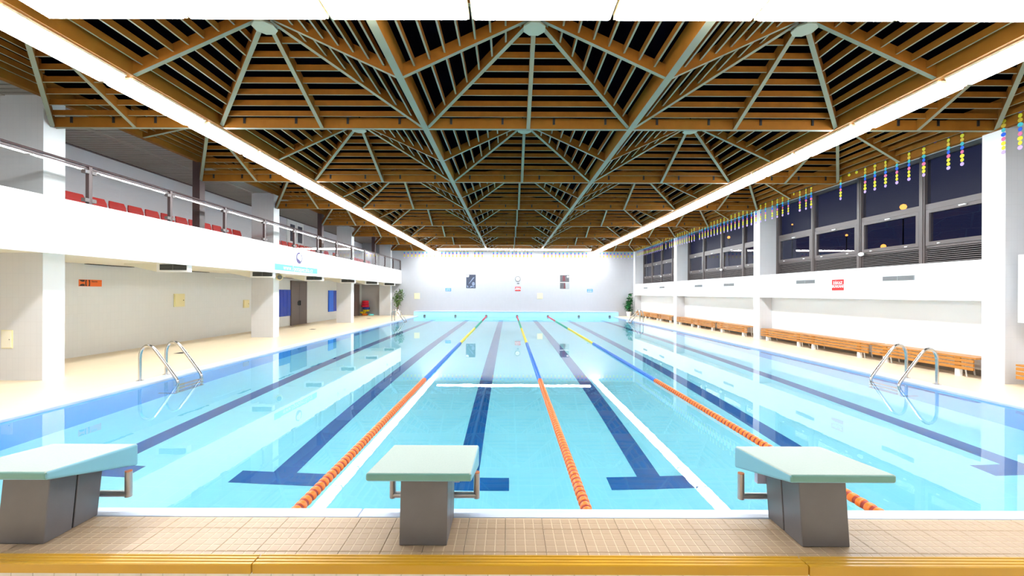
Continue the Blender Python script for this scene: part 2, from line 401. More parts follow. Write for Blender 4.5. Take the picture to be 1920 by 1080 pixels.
put('baseboard_right', MB().box(8.57, 8.61, -2.2, WALLY, DECK, DECK + .13, plinth), kind='structure')
# right side sill boxes between the columns
for i in range(4):
    y0, y1 = COLY[i][1], COLY[i + 1][0]
    z0, z1 = 1.40, 2.12
    if i == 0: y1 -= .18; z0, z1 = 1.06, 2.15
    put('trim_%d' % (i + 1), MB().box(XC1, XR + .03, y0, y1, z0, z1, white),
        kind='structure', label='white projecting sill box below the windows, %s bay from the camera' % nth(i + 1))
put('trim_5', MB().box(XC1, XR + .3, -2.4, WALLY, 4.42, 4.46, white), kind='structure')

# ------------------------------------------------------------------ gallery
PAR = -7.10
gal = thing('gallery', kind='structure', label='white concrete spectator gallery over the left deck')
put('gallery_floor', MB().box(XL, PAR - .1, -2.2, WALLY, 2.14, 2.65, cream), gal)
put('parapet', MB().box(PAR - .1, PAR, -2.2, WALLY, 2.10, 2.98, white), gal)
for y in (10.65, 17.55, 24.45):
    put('steel_post', MB().box(-7.84, -7.66, y - .09, y + .09, 2.65, 4.75, darksteel), gal)
for i in range(10):
    y = 1.5 + i * 2.75
    put('soffit_slot', MB().box(XL, XL + .09, y, y + 1.2, 2.128, 2.142, dark), gal)

# ------------------------------------------------------------------ roof: timber coffers
roof = thing('ceiling', (0, 14, ZB), kind='structure', label='coffered timber roof of pyramids with slatted faces')
RI = Matrix.Translation((0, 14, ZB)).inverted()
def R(name, me, parent=None, **k):
    o = put(name, me, parent or roof, **k)
    if not parent: o.matrix_parent_inverse = RI
    return o
R('roof_deck', MB().box(XL - .2, XR + .3, -2.4, WALLY + .2, ZROOF, ZROOF + .1, roofdark))
R('added_dark_screen', MB().box(XC0 - .06, XC0 - .04, -2.2, WALLY, 4.8, ZROOF, roofdark))  # added near-black sheet, so gaps between the slats read as shade
R('added_dark_screen', MB().box(XC1 + .06, XC1 + .08, -2.2, WALLY, 4.7, ZROOF, roofdark))  # added likewise, hides the pale wall top behind the slats
# transverse beams, one plank for each bay
for y in ROWS:
    for c in range(5):
        x0, x1 = BAYX[c], BAYX[c + 1]
        b = MB().box(x0 + .05, x1 - .05, y - .035, y + .035, ZB, ZB + .17, beamwood, bottom=pale)
        R('beam', b)
        k = MB()
        for j in range(4):
            x = x0 + (x1 - x0) * (j + .5) / 4
            k.box(x - .018, x + .018, y - .05, y + .05, ZB + .07, ZB + .17, blackm)
        R('hanger_clips', k, kind='stuff')
# long girders
for c, x in enumerate(BAYX):
    for r in range(8):
        wd = .10 if c in (2, 3) else .14
        if c == 0: b = MB().box(x - .05, x + .05, ROWS[r], ROWS[r + 1], 4.72, 5.0, beamwood)
        elif c == 5: b = MB().box(x - .05, x + .05, ROWS[r], ROWS[r + 1], ZB, ZB + .5, beamwood)
        else: b = MB().box(x - wd / 2, x + wd / 2, ROWS[r], ROWS[r + 1], ZB, ZB + .26, beamwood, bottom=pale if c in (2, 3) else None)
        R('girder', b)
NS = 8
APEX = 5.03
def slat_bar(x0, y0, x1, y1, t, cx, cy, zb=ZB):
    ax, ay = x0 + (cx - x0) * t, y0 + (cy - y0) * t
    bx, by = x1 + (cx - x1) * t, y1 + (cy - y1) * t
    z = zb + .045 + (APEX - zb) * t
    return (ax, ay, z), (bx, by, z)
for r in range(8):
    for c in range(5):
        x0, x1, y0, y1 = BAYX[c] , BAYX[c + 1], ROWS[r], ROWS[r + 1]
        cx, cy = (x0 + x1) / 2, (y0 + y1) / 2
        cof = bpy.data.objects.new('coffer', None); COL.objects.link(cof); cof.parent = roof; cof.matrix_parent_inverse = RI
        cof.location = (0, 0, 0)
        corners = [(x0, y0), (x1, y0), (x1, y1), (x0, y1)]
        ends = corners + [(cx, y0), (x1, cy), (cx, y1), (x0, cy)]
        for ex, ey in ends:
            d = Vector((cx - ex, cy - ey, 0)); d.normalize()
            a = Vector((ex, ey, 4.72 if c == 0 and ex == x0 and ey == cy else ZB)) + d * .04
            put('rib', MB().bar(a, (cx - d.x * .06, cy - d.y * .06, APEX - .02), .06, .15, wood, bottom=pale), cof)
        M = Matrix.Translation((cx, cy, APEX - .14)) @ Matrix.Rotation(PI / 8, 4, 'Z')
        put('apex_plate', MB().lathe([(.15, 0), (.15, .02), (.08, .08)], plate_m, 8, M), cof)
        rest = MB()
        for e in range(4):
            (ax, ay), (bx, by) = corners[e], corners[(e + 1) % 4]
            single = (r == 1 and e != 0) or r == 2
            for k in range(NS):
                t = (k + 1) / (NS + .9)
                p, q = slat_bar(ax, ay, bx, by, t, cx, cy, 4.74 if c == 0 and e == 3 else ZB)
                if single: put('slat', MB().bar(p, q, .024, .085, wood, bottom=pale), cof)  # lower edge coloured paler than the board, as if lit from below
                else: rest.bar(p, q, .024, .085, wood, bottom=pale)
        if rest.v: put('slats', rest, cof, kind='stuff')
# slatted soffit over the gallery
sl = MB()
n = 220
for i in range(n):
    y = -1.8 + i * (WALLY + 1.6) / n
    sl.box(XL, XC0 - .05, y, y + .1, 4.75, 4.765, soffit_m)
R('soffit_slats', sl, kind='stuff')
R('soffit_backing', MB().box(XL, XC0, -2.2, WALLY, 4.79, 4.80, dark))
R('soffit_strip', MB().box(-8.46, -8.34, -2.2, WALLY, 4.735, 4.755, soffit_m))
R('soffit_strip', MB().box(XL, XL + .06, -2.2, WALLY, 4.73, 4.755, darksteel))

# ------------------------------------------------------------------ lamps
LL, LP = 1.33, 1.42
def lamp():
    t = thing('light_fixture')
    h = MB().box(-LL / 2, LL / 2, -.17, .17, .058, .069, lamphouse)
    for s in (-1, 1): h.box(-LL / 2, LL / 2, s * .196 - .006, s * .196 + .006, .045, .069, lamphouse)
    put('housing', h, t)
    pr = [(-.188, .06), (-.188, .045), (-.14, -.02), (.14, -.02), (.188, .045), (.188, .06)]
    M = Matrix(((0, 0, 1, -LL / 2 + .012), (1, 0, 0, 0), (0, 1, 0, 0), (0, 0, 0, 1)))
    put('diffuser', MB().prism(pr, LL - .024, lampm, M), t)
    for s in (-1, 1):
        put('end_cap', MB().box(s * LL / 2 - .012, s * LL / 2 + .012, -.17, .17, .005, .069, lamphouse), t)
        put('bracket', MB().box(s * .5 - .02, s * .5 + .02, -.03, .03, .066, .072, blackm), t)
    return t
L0 = lamp(); used = False
def place_lamp(x, y, z, rz, label, group):
    global used
    o = L0 if not used else copy_tree(L0); used = True
    o.location = (x, y, z); o.rotation_euler = (0, 0, rz); tag(o, label, 'light', group)
NL = 20
for side, x in (('left', -5.06), ('right', 5.72)):
    for k in range(NL):
        place_lamp(x, .49 + k * LP, 4.19, PI / 2, 'long white ceiling lamp in the %s row along the pool, %s from the camera' % (side, nth(k + 1)),
                   '%s row of ceiling lamps along the pool' % side)
for k in range(7):
    place_lamp(.31 + (k - 3) * 1.385, 4.03, 4.19, 0, 'glaring white ceiling lamp crossing above the near end, %s from the left' % nth(k + 1), 'row of lamps across the near end')
for k in range(7):
    place_lamp(.32 + (k - 3) * 1.36, 26.4, 4.19, 0, 'white ceiling lamp crossing above the far end, %s from the left' % nth(k + 1), 'row of lamps across the far end')

# ------------------------------------------------------------------ windows on the right
def window_bay(idx, y0, y1):
    W = thing('window_%d' % idx, (XR, (y0 + y1) / 2, 2.12), kind='structure', label='dark framed strip window above the right deck, %s bay from the camera' % nth(idx))
    W_I = Matrix.Translation((XR, (y0 + y1) / 2, 2.12)).inverted()
    def Q(name, me, **k):
        o = put(name, me, W, **k); o.matrix_parent_inverse = W_I; return o
    def S(name, me, par): return put(name, me, par)
    n = 4; p = (y1 - y0) / n
    zt = 4.42
    for i in range(n + 1):
        y = y0 + i * p; h = .06 if 0 < i < n else .05
        Q('mullion', MB().box(XR - .07, XR + .06, y - h, y + h, 2.1, zt, winframe).box(XR - .085, XR - .07, y - h * .45, y + h * .45, 2.1, zt, winframe))
    Q('head_rail', MB().box(XR - .04, XR + .06, y0, y1, zt - .08, zt, winframe))
    for i in range(n):
        a, c = y0 + i * p + .06, y0 + (i + 1) * p - .06
        Q('transom', MB().box(XR - .05, XR + .05, a, c, 3.28, 3.40, winframe))
        Q('pane', MB().box(XR - .006, XR + .006, a, c, 3.40, zt - .08, glass_u))
        f = MB(); fr = .07
        f.box(XR - .06, XR + .03, a + .015, c - .015, 3.21, 3.275, winframe).box(XR - .06, XR + .03, a + .015, c - .015, 2.53, 2.61, winframe)
        f.box(XR - .06, XR + .03, a + .015, a + .015 + fr, 2.61, 3.21, winframe).box(XR - .06, XR + .03, c - .015 - fr, c - .015, 2.61, 3.21, winframe)
        sash = Q('sash', f)
        S('sash_pane', MB().box(XR - .026, XR - .016, a + .05, c - .05, 2.58, 3.24, glass_w), sash)
        S('handle', MB().box(XR - .09, XR - .06, (a + c) / 2 - .06, (a + c) / 2 + .06, 3.235, 3.26, sign_white), sash)
        for yy in (a + .3, c - .3):
            S('latch', MB().box(XR - .085, XR - .06, yy - .025, yy + .025, 2.55, 2.57, sign_white), sash)
        Q('louvre_frame', MB().box(XR - .04, XR + .05, a, c, 2.48, 2.53, winframe).box(XR - .0, XR + .02, a, c, 2.1, 2.48, dark))
        lv = MB()
        for k in range(9):
            z = 2.14 + k * .039
            lv.box(XR - .04, XR - .005, a, c, z, z + .013, louvre_m)
        Q('louvre_slats', lv, kind='stuff')
    return W
for i in range(4):
    window_bay(i + 1, COLY[i][1] + .02, COLY[i + 1][0] - .02)
# small white alarm bells on the mullions
for i, (y, z) in enumerate(((10.55, 2.50), (17.5, 2.50), (24.4, 2.5))):
    t = thing('motion_sensor', (XR - .085, y, z), label='small white oval sensor on the window mullion, %s from the camera' % nth(i + 1), cat='sensor', group='sensors on the window mullions')
    put('body', MB().lathe([(.02, 0), (.07, .01), (.085, .03), (.06, .06), (.0, .075)], sign_white, 14, Matrix.Rotation(-PI / 2, 4, 'Y') @ Matrix.Diagonal((.6, 1, 1, 1))), t, smooth=True)
    put('mount', MB().box(-.005, .02, -.03, .03, -.03, .03, sign_white), t)
# street outside
put('ground_outside', MB().box(XR + .35, 90, -40, 120, -1.2, -1.0, roofdark), kind='structure')
lamp_orange = emis('sodium_lamp', (1.0, 0.36, 0.06), 1.6)
lamp_red = emis('red_signal_lamp', (1.0, 0.05, 0.02), 12)
def street_lamp(x, y, z, r, label, m):
    t = thing('street_lamp', (x, y, -1.0), label=label, cat='street lamp')
    put('pole', MB().tube([(0, 0, 0), (0, 0, z + 1.1)], .06, blackm), t)
    put('bulb', MB().lathe([(0, -r), (r * .7, -r * .7), (r, 0), (r * .7, r * .7), (0, r)], m, 10, Matrix.Translation((0, 0, z + 1.0))), t, smooth=True)
def at_x(u, v, x):               # world point on the plane X = x behind that pixel
    y = x * 800 / (u - 954); return x, y, CAMZ + (550 + (u - 954) * .00384 - v) * y / 800
for u, v, x, r, l in ((1693, 388, 40, .30, 'orange street lamp seen through the upper pane of the nearest window bay'),
                      (1656, 462, 42, .26, 'orange street lamp seen low through a lower sash of the nearest window bay'),
                      (1485, 421, 40, .12, 'small orange street lamp seen through the farthest pane of the nearest window bay'),
                      (1587, 441, 40, .14, 'small orange street lamp seen through the second sash of the nearest window bay'),
                      (1366, 445, 40, .26, 'orange street lamp seen through the middle window bay')):
    street_lamp(*at_x(u, v, x), r, l, lamp_orange)

# ------------------------------------------------------------------ gallery railing
ra = thing('gallery_railing', (PAR - .05, 14, 2.98), label='glass railing with brown steel posts along the gallery parapet', cat='railing')
RAI = Matrix.Translation((PAR - .05, 14, 2.98)).inverted()
def G(name, me, parent=None, **k):
    o = put(name, me, parent or ra, **k)
    if not parent: o.matrix_parent_inverse = RAI
    return o
xr = PAR - .05
G('top_rail', MB().tube([(xr, -.4, 3.63), (xr, WALLY - .05, 3.63)], .022, darksteel, 8), smooth=True)
G('under_rail', MB().box(xr - .012, xr + .012, -.4, WALLY - .05, 3.575, 3.595, darksteel))
ys = [7.26 + 1.735 * k for k in range(-4, 13)]
ys[-1] = WALLY - .06
for i, y in enumerate(ys):
    po = G('post', MB().box(xr - .03, xr + .03, y - .03, y + .03, 2.98, 3.62, darksteel))
    cl = MB()
    for s in (-1, 1):
        for z in (3.02, 3.50):
            cl.box(xr - .035, xr + .035, y + s * .06 - .04, y + s * .06 + .04, z, z + .06, winframe)
    G('clamps', cl, po, kind='stuff')
    if i: G('glass_panel', MB().box(xr - .005, xr + .005, ys[i - 1] + .05, y - .05, 3.0, 3.565, glass_r))

# ------------------------------------------------------------------ gallery seats
def seat():
    t = thing('stadium_chair')
    b = MB(); sw = .42
    prof = [(0.0, .42), (.05, .43), (.16, .44), (.20, .50), (.215, .60), (.235, .70), (.26, .78), (.262, .79)]
    prof = [(.26 - x, z) for x, z in prof]
    # backrest: curved shell
    bk = [(-.10, .46), (-.13, .54), (-.15, .64), (-.17, .75), (-.19, .84)]
    for (p, q) in zip(bk, bk[1:]):
        wa = .20 if q[1] < .80 else .17; wb = .20 if p[1] < .80 else .17
        b.add([(p[0], -wb, p[1]), (p[0], wb, p[1]), (q[0], wa, q[1]), (q[0], -wa, q[1]),
               (p[0] - .03, -wb, p[1]), (p[0] - .03, wb, p[1]), (q[0] - .03, wa, q[1]), (q[0] - .03, -wa, q[1])],
              [[0, 1, 2, 3], [7, 6, 5, 4], [0, 3, 7, 4], [1, 5, 6, 2], [3, 2, 6, 7], [0, 4, 5, 1]], red)
    put('backrest', b, t)
    put('seat', MB().box(-.12, .28, -.2, .2, .43, .465, red), t)
    put('pedestal', MB().box(-.06, .06, -.04, .04, 0, .43, blackm).box(-.1, .1, -.1, .1, 0, .012, blackm), t)
    return t
S0 = seat(); first = True
seatY = [8.58 + .465 * k for k in range(12)] + [16.1 + .48 * k for k in range(23) if k != 10]
for i, y in enumerate(seatY):
    o = S0 if first else copy_tree(S0); first = False
    o.location = (-8.55, y, 2.652)
    g = 'near' if i < 12 else 'far'
    tag(o, 'red plastic chair in the %s block of the gallery, %s from the camera' % ('nearer' if i < 12 else 'farther', nth(i + 1 if i < 12 else i - 11)), 'chair', 'red chairs in the %s gallery block' % g)

# ------------------------------------------------------------------ doors on the left
d1 = thing('door_1', (XL, 19.67, DECK), kind='structure', label='brown double door under the gallery')
put('door_frame', MB().box(0, .05, -.74, -.69, 0, 2.0, brown_door).box(0, .05, .69, .74, 0, 2.0, brown_door).box(0, .05, -.74, .74, 1.95, 2.0, brown_door), d1)
for s in (-1, 1):
    lf = put('door_leaf', MB().box(.005, .045, min(s * .004, s * .69), max(s * .004, s * .69), .01, 1.945, brown_door), d1)
    put('handle', MB().box(.045, .085, s * .06 - .012, s * .06 + .012, .88, 1.10, blackm), lf)
    if s < 0: put('lock_box', MB().box(.045, .07, -.15, -.09, .90, 1.06, blackm), lf)
d2 = thing('door_2', (XL, 27.15, DECK), kind='structure', label='dark brown door at the far end under the gallery')
put('door_leaf', MB().box(.005, .05, -.36, .36, .01, 1.96, brown_door), d2)
put('door_frame', MB().box(0, .06, -.41, -.36, 0, 2.01, brown_door).box(0, .06, .36, .41, 0, 2.01, brown_door).box(0, .06, -.41, .41, 1.96, 2.01, brown_door), d2)
d3 = thing('door_3', (XL, 19.3, 2.65), kind='structure', label='white gallery door with dark glass panes')
put('door_frame', MB().box(0, .06, -.72, .72, 0, 2.05, white), d3)
for s in (-1, 1):
    lf = put('door_leaf', MB().box(.06, .08, s * .34 - .33, s * .34 + .33, .02, 2.0, white), d3)
    for z in (.25, 1.12): put('pane', MB().box(.08, .085, s * .34 - .2, s * .34 + .2, z, z + .75, poster_d), lf)

# ------------------------------------------------------------------ blue tile panels
def blue_panel(y0, y1, z0, z1, label, plain=0):
    t = thing('tile_panel', (XL + .001, (y0 + y1) / 2, z0), label=label, cat='wall panel')
    h = z1 - z0; wd = y1 - y0
    put('backing', MB().box(0, .02, -wd / 2, wd / 2, 0, h, bluetile), t)
    yy = -wd / 2
    if plain:
        put('plain_strip', MB().box(.02, .06, yy, yy + plain, 0, h, bluelight), t, label='bright plain blue strip'); yy += plain
    nx = max(1, round((wd / 2 - yy) / .28)); dx = (wd / 2 - yy) / nx
    me = MB().box(.02, .03, 0, dx - .012, 0, h / 4 - .012, bluetile).mesh('tile')
    for i in range(nx):
        for j in range(4): put('tile', me, t, loc=(0, yy + i * dx + .006, j * h / 4 + .006))
blue_panel(17.7, 18.92, .47, 1.62, 'dark blue tiled panel beside the brown double door')
blue_panel(22.9, 24.1, .47, 1.62, 'bright blue wall panel between double door and far column', .55)

# ------------------------------------------------------------------ duct boxes under the gallery
def duct():
    t = thing('vent_box')
    put('casing', MB().box(-.70, 0, 0, .02, 0, .20, white).box(-.70, 0, .02, .12, 0, .20, white), t)
    put('taper', MB().prism([(-.70, .0), (-.70, .19), (-1.45, .19), (-1.45, .16)], .45, cream, Matrix(((1, 0, 0, 0), (0, 0, 1, .03), (0, 1, 0, 0), (0, 0, 0, 1)))), t)
    g = put('grille', MB().box(-.62, -.03, -.012, 0, .04, .17, dark), t)
    for k in range(5): put('grille_slat', MB().box(-.62, -.03, -.022, -.01, .045 + k * .026, .057 + k * .026, grille), g)
    put('grille_bar', MB().box(-.33, -.32, -.024, -.01, .04, .17, grille), g)
    return t
D0 = duct()
for k in range(6):
    o = D0 if k == 0 else copy_tree(D0)
    o.location = (-7.17, 9.53 + 3.45 * k, 1.95)
    tag(o, 'white duct outlet with dark grille under the gallery edge, %s from the camera' % nth(k + 1), 'vent', 'duct outlets under the gallery')

# ------------------------------------------------------------------ small fittings on the left
def cabinet(y, z0, z1, wd, label):
    t = thing('wall_cabinet', (XL, y, z0), label=label, cat='cabinet'); h = z1 - z0
    put('frame', MB().box(0, .02, -wd / 2 - .02, wd / 2 + .02, -.02, h + .02, cab_yellow), t)
    d = put('door', MB().box(.02, .032, -wd / 2, wd / 2, 0, h, cab_yellow), t)
    put('lock', MB().lathe([(.012, 0), (.012, .01), (0, .012)], blackm, 8, Matrix.Translation((.032, wd / 2 - .05, h / 2)) @ Matrix.Rotation(PI / 2, 4, 'Y')), d)
cabinet(12.55, 1.09, 1.43, .36, 'pale yellow wall cabinet left of the middle column')
cabinet(15.75, .95, 1.20, .30, 'small pale yellow wall cabinet right beside the middle column')
t = thing('access_panel', (-8.28, COLY[1][0], .56), label='cream access panel low on the nearest left column', cat='panel')
put('frame', MB().box(-.09, .09, -.012, 0, 0, .30, cab_yellow), t)
dd = put('door', MB().box(-.08, .08, -.018, -.012, .01, .29, cream), t)
put('lock', MB().box(.045, .057, -.022, -.018, .14, .152, blackm), dd)
# orange sign
t = thing('direction_sign', (XL + .004, 9.89, 1.70), label='orange sign with black arrow pictogram and lettering on left wall', cat='sign')
put('board', MB().box(-.003, .004, -.27, .27, -.078, .078, sign_orange), t)
pic = MB()
pic.prism([(-.26, -.07), (-.14, -.07), (-.14, -.03), (-.19, -.02), (-.24, -.035)], .001, sign_black, Matrix.Translation((.004, 0, 0)) @ FACE_PX)
pic.prism([(-.26, .07), (-.24, .04), (-.19, .025), (-.14, .035), (-.14, .07)], .001, sign_black, Matrix.Translation((.004, 0, 0)) @ FACE_PX)
put('arrow_pictogram', pic, t)
pic = MB()
for s in (-1, 1):
    pic.prism([(-.07 + s * .055, -.07), (-.07 + s * .015, -.07), (-.07 + s * .03, -.03), (-.07 + s * .03, .03), (-.07 + s * .015, .07), (-.07 + s * .055, .07)][::s],
              .001, sign_black, Matrix.Translation((.004, 0, 0)) @ FACE_PX)
put('person_pictogram', pic, t)
o = put('lettering', text_mesh('Sauna', .062, sign_black, .0008), t); orient(o, FACE_PX, (.0052, .09, .04))
# banner on the parapet
t = thing('banner', (PAR, 14.37, 2.285), label='teal web address banner with ring emblem on the gallery parapet', cat='banner')
put('strip', MB().box(.0, .006, -1.43, 1.43, -.095, .095, sign_teal), t)
o = put('lettering', text_mesh('www.1potapecska.cz', .22, sign_white, .001, space=1.08), t); orient(o, FACE_PX, (.008, .05, .0))
ring = MB(); N_ = 40; pts_o = []; pts_i = []
for k in range(N_ + 1):
    a = math.radians(80 + 330 * k / N_)
    th = .048 + .085 * max(0, math.sin((k / N_) * PI * 1.0)) ** 6 * (1 if k < 30 else .3)
    pts_o.append((.21 * math.cos(a), .19 * math.sin(a))); pts_i.append(((.21 - th) * math.cos(a), (.19 - th) * math.sin(a)))
for k in range(N_):
    ring.prism([pts_o[k], pts_o[k + 1], pts_i[k + 1], pts_i[k]], .003, logo_violet if k < 26 else logo_grey, FACE_PX)
o = put('ring_emblem', ring, t, loc=(0.0, .08, .38))
# dome spot lamps on the parapet
for y, z, l in ((10.84, 2.70, 'near the third railing post, nearer of its pair'), (11.25, 2.62, 'near the third railing post, farther of its pair'),
                (17.75, 2.72, 'beyond the banner, nearer of its pair'), (18.45, 2.70, 'beyond the banner, farther of its pair'), (24.9, 2.7, 'close to the far wall')):
    t = thing('dome_camera', (PAR, y, z), label='small white dome camera on the parapet ' + l, cat='camera', group='dome cameras on the parapet')
    put('base', MB().lathe([(.07, 0), (.07, .03), (.0, .03)], sign_white, 14, Matrix.Rotation(PI / 2, 4, 'Y')), t)
    put('dome', MB().lathe([(.055, .03), (.052, .05), (.035, .075), (0, .085)], sign_white, 14, Matrix.Rotation(PI / 2, 4, 'Y')), t, smooth=True)
# loudspeaker by the middle column
t = thing('loudspeaker', (XC0 + .10, 14.15, 2.0), label='cream loudspeaker with round grey front on the middle left column', cat='loudspeaker')
put('body', MB().lathe([(.06, .12), (.10, .05), (.10, -.10), (0, -.10)], cab_yellow, 16, Matrix.Rotation(PI / 2, 4, 'X') @ Matrix.Rotation(.5, 4, 'Y')), t, smooth=True)
put('front', MB().lathe([(.075, .0), (.075, .012), (.05, .02), (0, .02)], grille, 16, Matrix.Rotation(PI / 2, 4, 'X') @ Matrix.Rotation(.5, 4, 'Y') @ Matrix.Translation((0, 0, .115))), t, smooth=True)
put('bracket', MB().box(-.10, 0, .0, .04, .06, .13, cream), t)
# slim pipe on the wall
put('wall_pipe', MB().tube([(XL + .02, 14.0, 1.95), (XL + .05, 14.0, 1.98), (XL + .05, 15.6, 1.98), (XL + .02, 15.6, 1.98)], .012, sign_white),
    label='thin white pipe high on the left wall before the middle column', cat='pipe')
# floor drains
for i, (x, y) in enumerate(((-7.9, 10.3), (-7.85, 17.1), (-8.0, 24.4))):
    t = thing('floor_drain', (x, y, DECK), label='small dark floor drain on the left deck, %s from the camera' % nth(i + 1), cat='drain', group='floor drains on the left deck')
    put('rim', MB().box(-.11, .11, -.11, .11, 0, .003, grille), t)
    for k in range(6): put('slot', MB().box(-.09, .09, -.095 + k * .034, -.075 + k * .034, .003, .004, dark), t)

# ------------------------------------------------------------------ far wall fittings
def far(u, v): return ((u - 954) * WALLY / 800, WALLY, CAMZ + (550 + (u - 954) * .00384 - v) * WALLY / 800)
FYM = lambda z: Matrix.Translation((0, -z, 0)) @ FACE_NY
def board(name, u, v, wd, ht, m, label, cat):
    t = thing(name, far(u, v), label=label, cat=cat)
    put('board', MB().box(-wd / 2, wd / 2, -.015, -.001, -ht / 2, ht / 2, m), t); return t
t = board('poster', 883, 527.7, .62, .90, poster_d, 'dark slate poster with pale diagonal streak on the far wall', 'poster')
pr = MB()
pr.prism([(-.16, -.16), (-.13, -.16), (.20, .22), (.24, .28), (.14, .26)], .001, poster_l, FYM(.016))
pr.prism([(.16 + .10 * math.cos(k * PI / 6), -.16 + .13 * math.sin(k * PI / 6)) for k in range(12)], .001, poster_l, FYM(.016))
pr.prism([(-.25, -.40), (-.16, -.40), (-.19, -.30), (-.26, -.24)], .001, poster_l, FYM(.016))
pr.prism([(-.30, .29), (-.15, .29), (-.12, .42), (-.30, .42)], .001, sign_white, FYM(.0165))
pr.prism([(-.1, -.42), (.1, -.36), (.24, -.40), (.24, -.34), (.0, -.28)], .001, poster_l, FYM(.016))
put('print', pr, t)
t = board('poster', 1058.5, 528.7, .60, .90, poster_g, 'grey and wine red photo poster on the far wall', 'poster')
pr = MB()
pr.prism([(-.14, .05), (.06, .05), (.02, .40), (-.12, .42)], .001, poster_r, FYM(.016))
pr.prism([(-.05, -.44), (.08, -.44), (.03, -.05), (-.04, -.05)], .001, poster_r, FYM(.016))
pr.prism([(-.29, -.05), (.29, -.05), (.29, -.01), (-.29, -.01)], .001, sign_white, FYM(.016))
pr.prism([(.06, -.44), (.29, -.44), (.29, -.06), (.04, -.06)], .001, grille_l, FYM(.016))
pr.prism([(.21 + .07 * math.cos(k * PI / 6), .35 + .06 * math.sin(k * PI / 6)) for k in range(12)], .001, sign_white, FYM(.016))
put('print', pr, t)
t = thing('wall_clock', far(970.7, 523), label='round white wall clock with grey rim on the far wall', cat='clock')
MY = Matrix.Rotation(PI / 2, 4, 'X')
put('rim', MB().lathe([(.165, 0), (.175, .02), (.165, .045), (.14, .045), (.14, .03), (.141, .029), (.0, .0285)], grille, 24, MY), t, smooth=True)
put('dial', MB().lathe([(.139, .029), (.139, .033), (0, .033)], sign_white, 24, MY), t)
put('hour_hand', MB().prism([(-.008, -.01), (.008, -.01), (.006, .07), (-.006, .07)], .002, blackm, Matrix.Translation((0, -.034, 0)) @ FACE_NY @ Matrix.Rotation(.5, 4, 'Z')), t)
put('minute_hand', MB().prism([(-.005, -.015), (.005, -.015), (.004, .11), (-.004, .11)], .002, blackm, Matrix.Translation((0, -.037, 0)) @ FACE_NY @ Matrix.Rotation(-1.2, 4, 'Z')), t)
t = thing('thermometer', far(971.5, 531.3), label='small grey oval plaque between clock and red sign', cat='plaque')
put('body', MB().lathe([(.10, 0), (.10, .015), (.08, .02), (0, .02)], grille_l, 18, Matrix.Diagonal((1, 1, .55, 1)) @ MY), t)
put('display', MB().box(-.055, .055, -.024, -.02, -.02, .02, blackm), t)
t = board('warning_sign', 971, 541.7, .37, .27, sign_red, 'red Czech warning sign under the clock on the far wall', 'sign')
orient(put('lettering', text_mesh('ZÁKAZ\nSKÁKÁNÍ', .088, sign_white, .0008, bold=.002), t), FACE_NY, (0, -.0165, .005))
for u, v, l in ((782, 555, 'left part of the far wall'), (1012.5, 555, 'far wall right of the clock')):
    t = board('wall_hatch', u, v, .36, .37, cab_yellow, 'pale yellow square hatch on the ' + l, 'hatch')
    put('lid', MB().box(-.155, .155, -.022, -.015, -.16, .16, cab_yellow), t)
for u, v, l in ((840.5, 543.3, 'left of the dark poster'), (1106, 545, 'right of the red and grey poster')):
    t = board('depth_sign', u, v, .37, .20, sign_blue, 'small light blue notice on the far wall ' + l, 'sign')
    b = MB()
    for k in range(4): b.box(-.14 + k * .08, -.11 + k * .08, -.0165, -.015, -.07, -.01, sign_white)
    b.box(-.14, .14, -.0165, -.015, .04, .055, sign_white)
    put('print', b, t)

# ------------------------------------------------------------------ right wall fittings
t = thing('warning_sign', (XC1 - .002, 10.63, 1.74), label='red ZÁKAZ SKÁKÁNÍ sign on the white sill box, nearest window bay', cat='sign')
put('board', MB().box(-.008, .0, -.19, .19, -.135, .135, sign_red), t)
orient(put('lettering', text_mesh('ZÁKAZ\nSKÁKÁNÍ', .092, sign_white, .0008, bold=.002), t), FACE_NX, (-.009, 0, .005))
for i, (y, l) in enumerate(((8.99, .74), (11.80, .74), (15.9, .74), (18.45, .74), (22.85, .74), (25.6, .74))):
    t = thing('sill_vent', (XC1, y, 1.80), label='grey slotted vent in the right sill box, %s from the camera' % nth(i + 1), cat='vent', group='vents along the right sill box')
    put('frame', MB().box(-.006, 0, -l / 2, l / 2, 0, .10, grille_l), t)
    for k in range(4): put('slot', MB().box(-.012, -.005, -l / 2 + .015, l / 2 - .015, .01 + k * .022, .022 + k * .022, grille if k % 2 else louvre_m), t)
    put('divider', MB().box(-.014, -.005, -.008, .008, 0, .10, grille_l), t)

# benches
def bench(L):
    t = thing('slatted_bench')
    for k in range(4):
        put('seat_slat', MB().box(.0 + k * .09, .08 + k * .09, -L / 2 + .01, L / 2 - .01, .335, .365, benchwood), t)
    for k in range(3):
        put('front_slat', MB().box(-.022, .0, -L / 2 + .03, L / 2 - .03, .135 + k * .068, .135 + k * .068 + .05, benchwood), t)
    for s in (-1, 1):
        yy = s * (L / 2 - .32)
        put('upright', MB().box(0, .03, yy - .045, yy + .045, .13, .335, benchwood), t)
        put('leg', MB().box(.0, .06, yy - .04, yy + .04, 0, .135, white), t)
        put('leg', MB().tube([(.33, yy, 0), (.31, yy, .10), (.28, yy, .335)], .014, white, 6), t)
        put('leg', MB().tube([(.08, yy - .09, 0), (.06, yy - .09, .12), (.05, yy - .05, .30)], .012, white, 6), t)
    put('foot_rail', MB().box(.31, .335, -L / 2 + .1, L / 2 - .1, .12, .15, white), t)
    return t
bench_spots = [(12.82, 2.1), (10.75, 2.15), (8.55, 2.15), (19.8, 2.0), (17.85, 1.9), (15.7, 2.15), (26.35, 2.1), (24.25, 2.0), (22.4, 2.0)]
bn = {0: 'nearest', 1: 'middle', 2: 'farthest'}
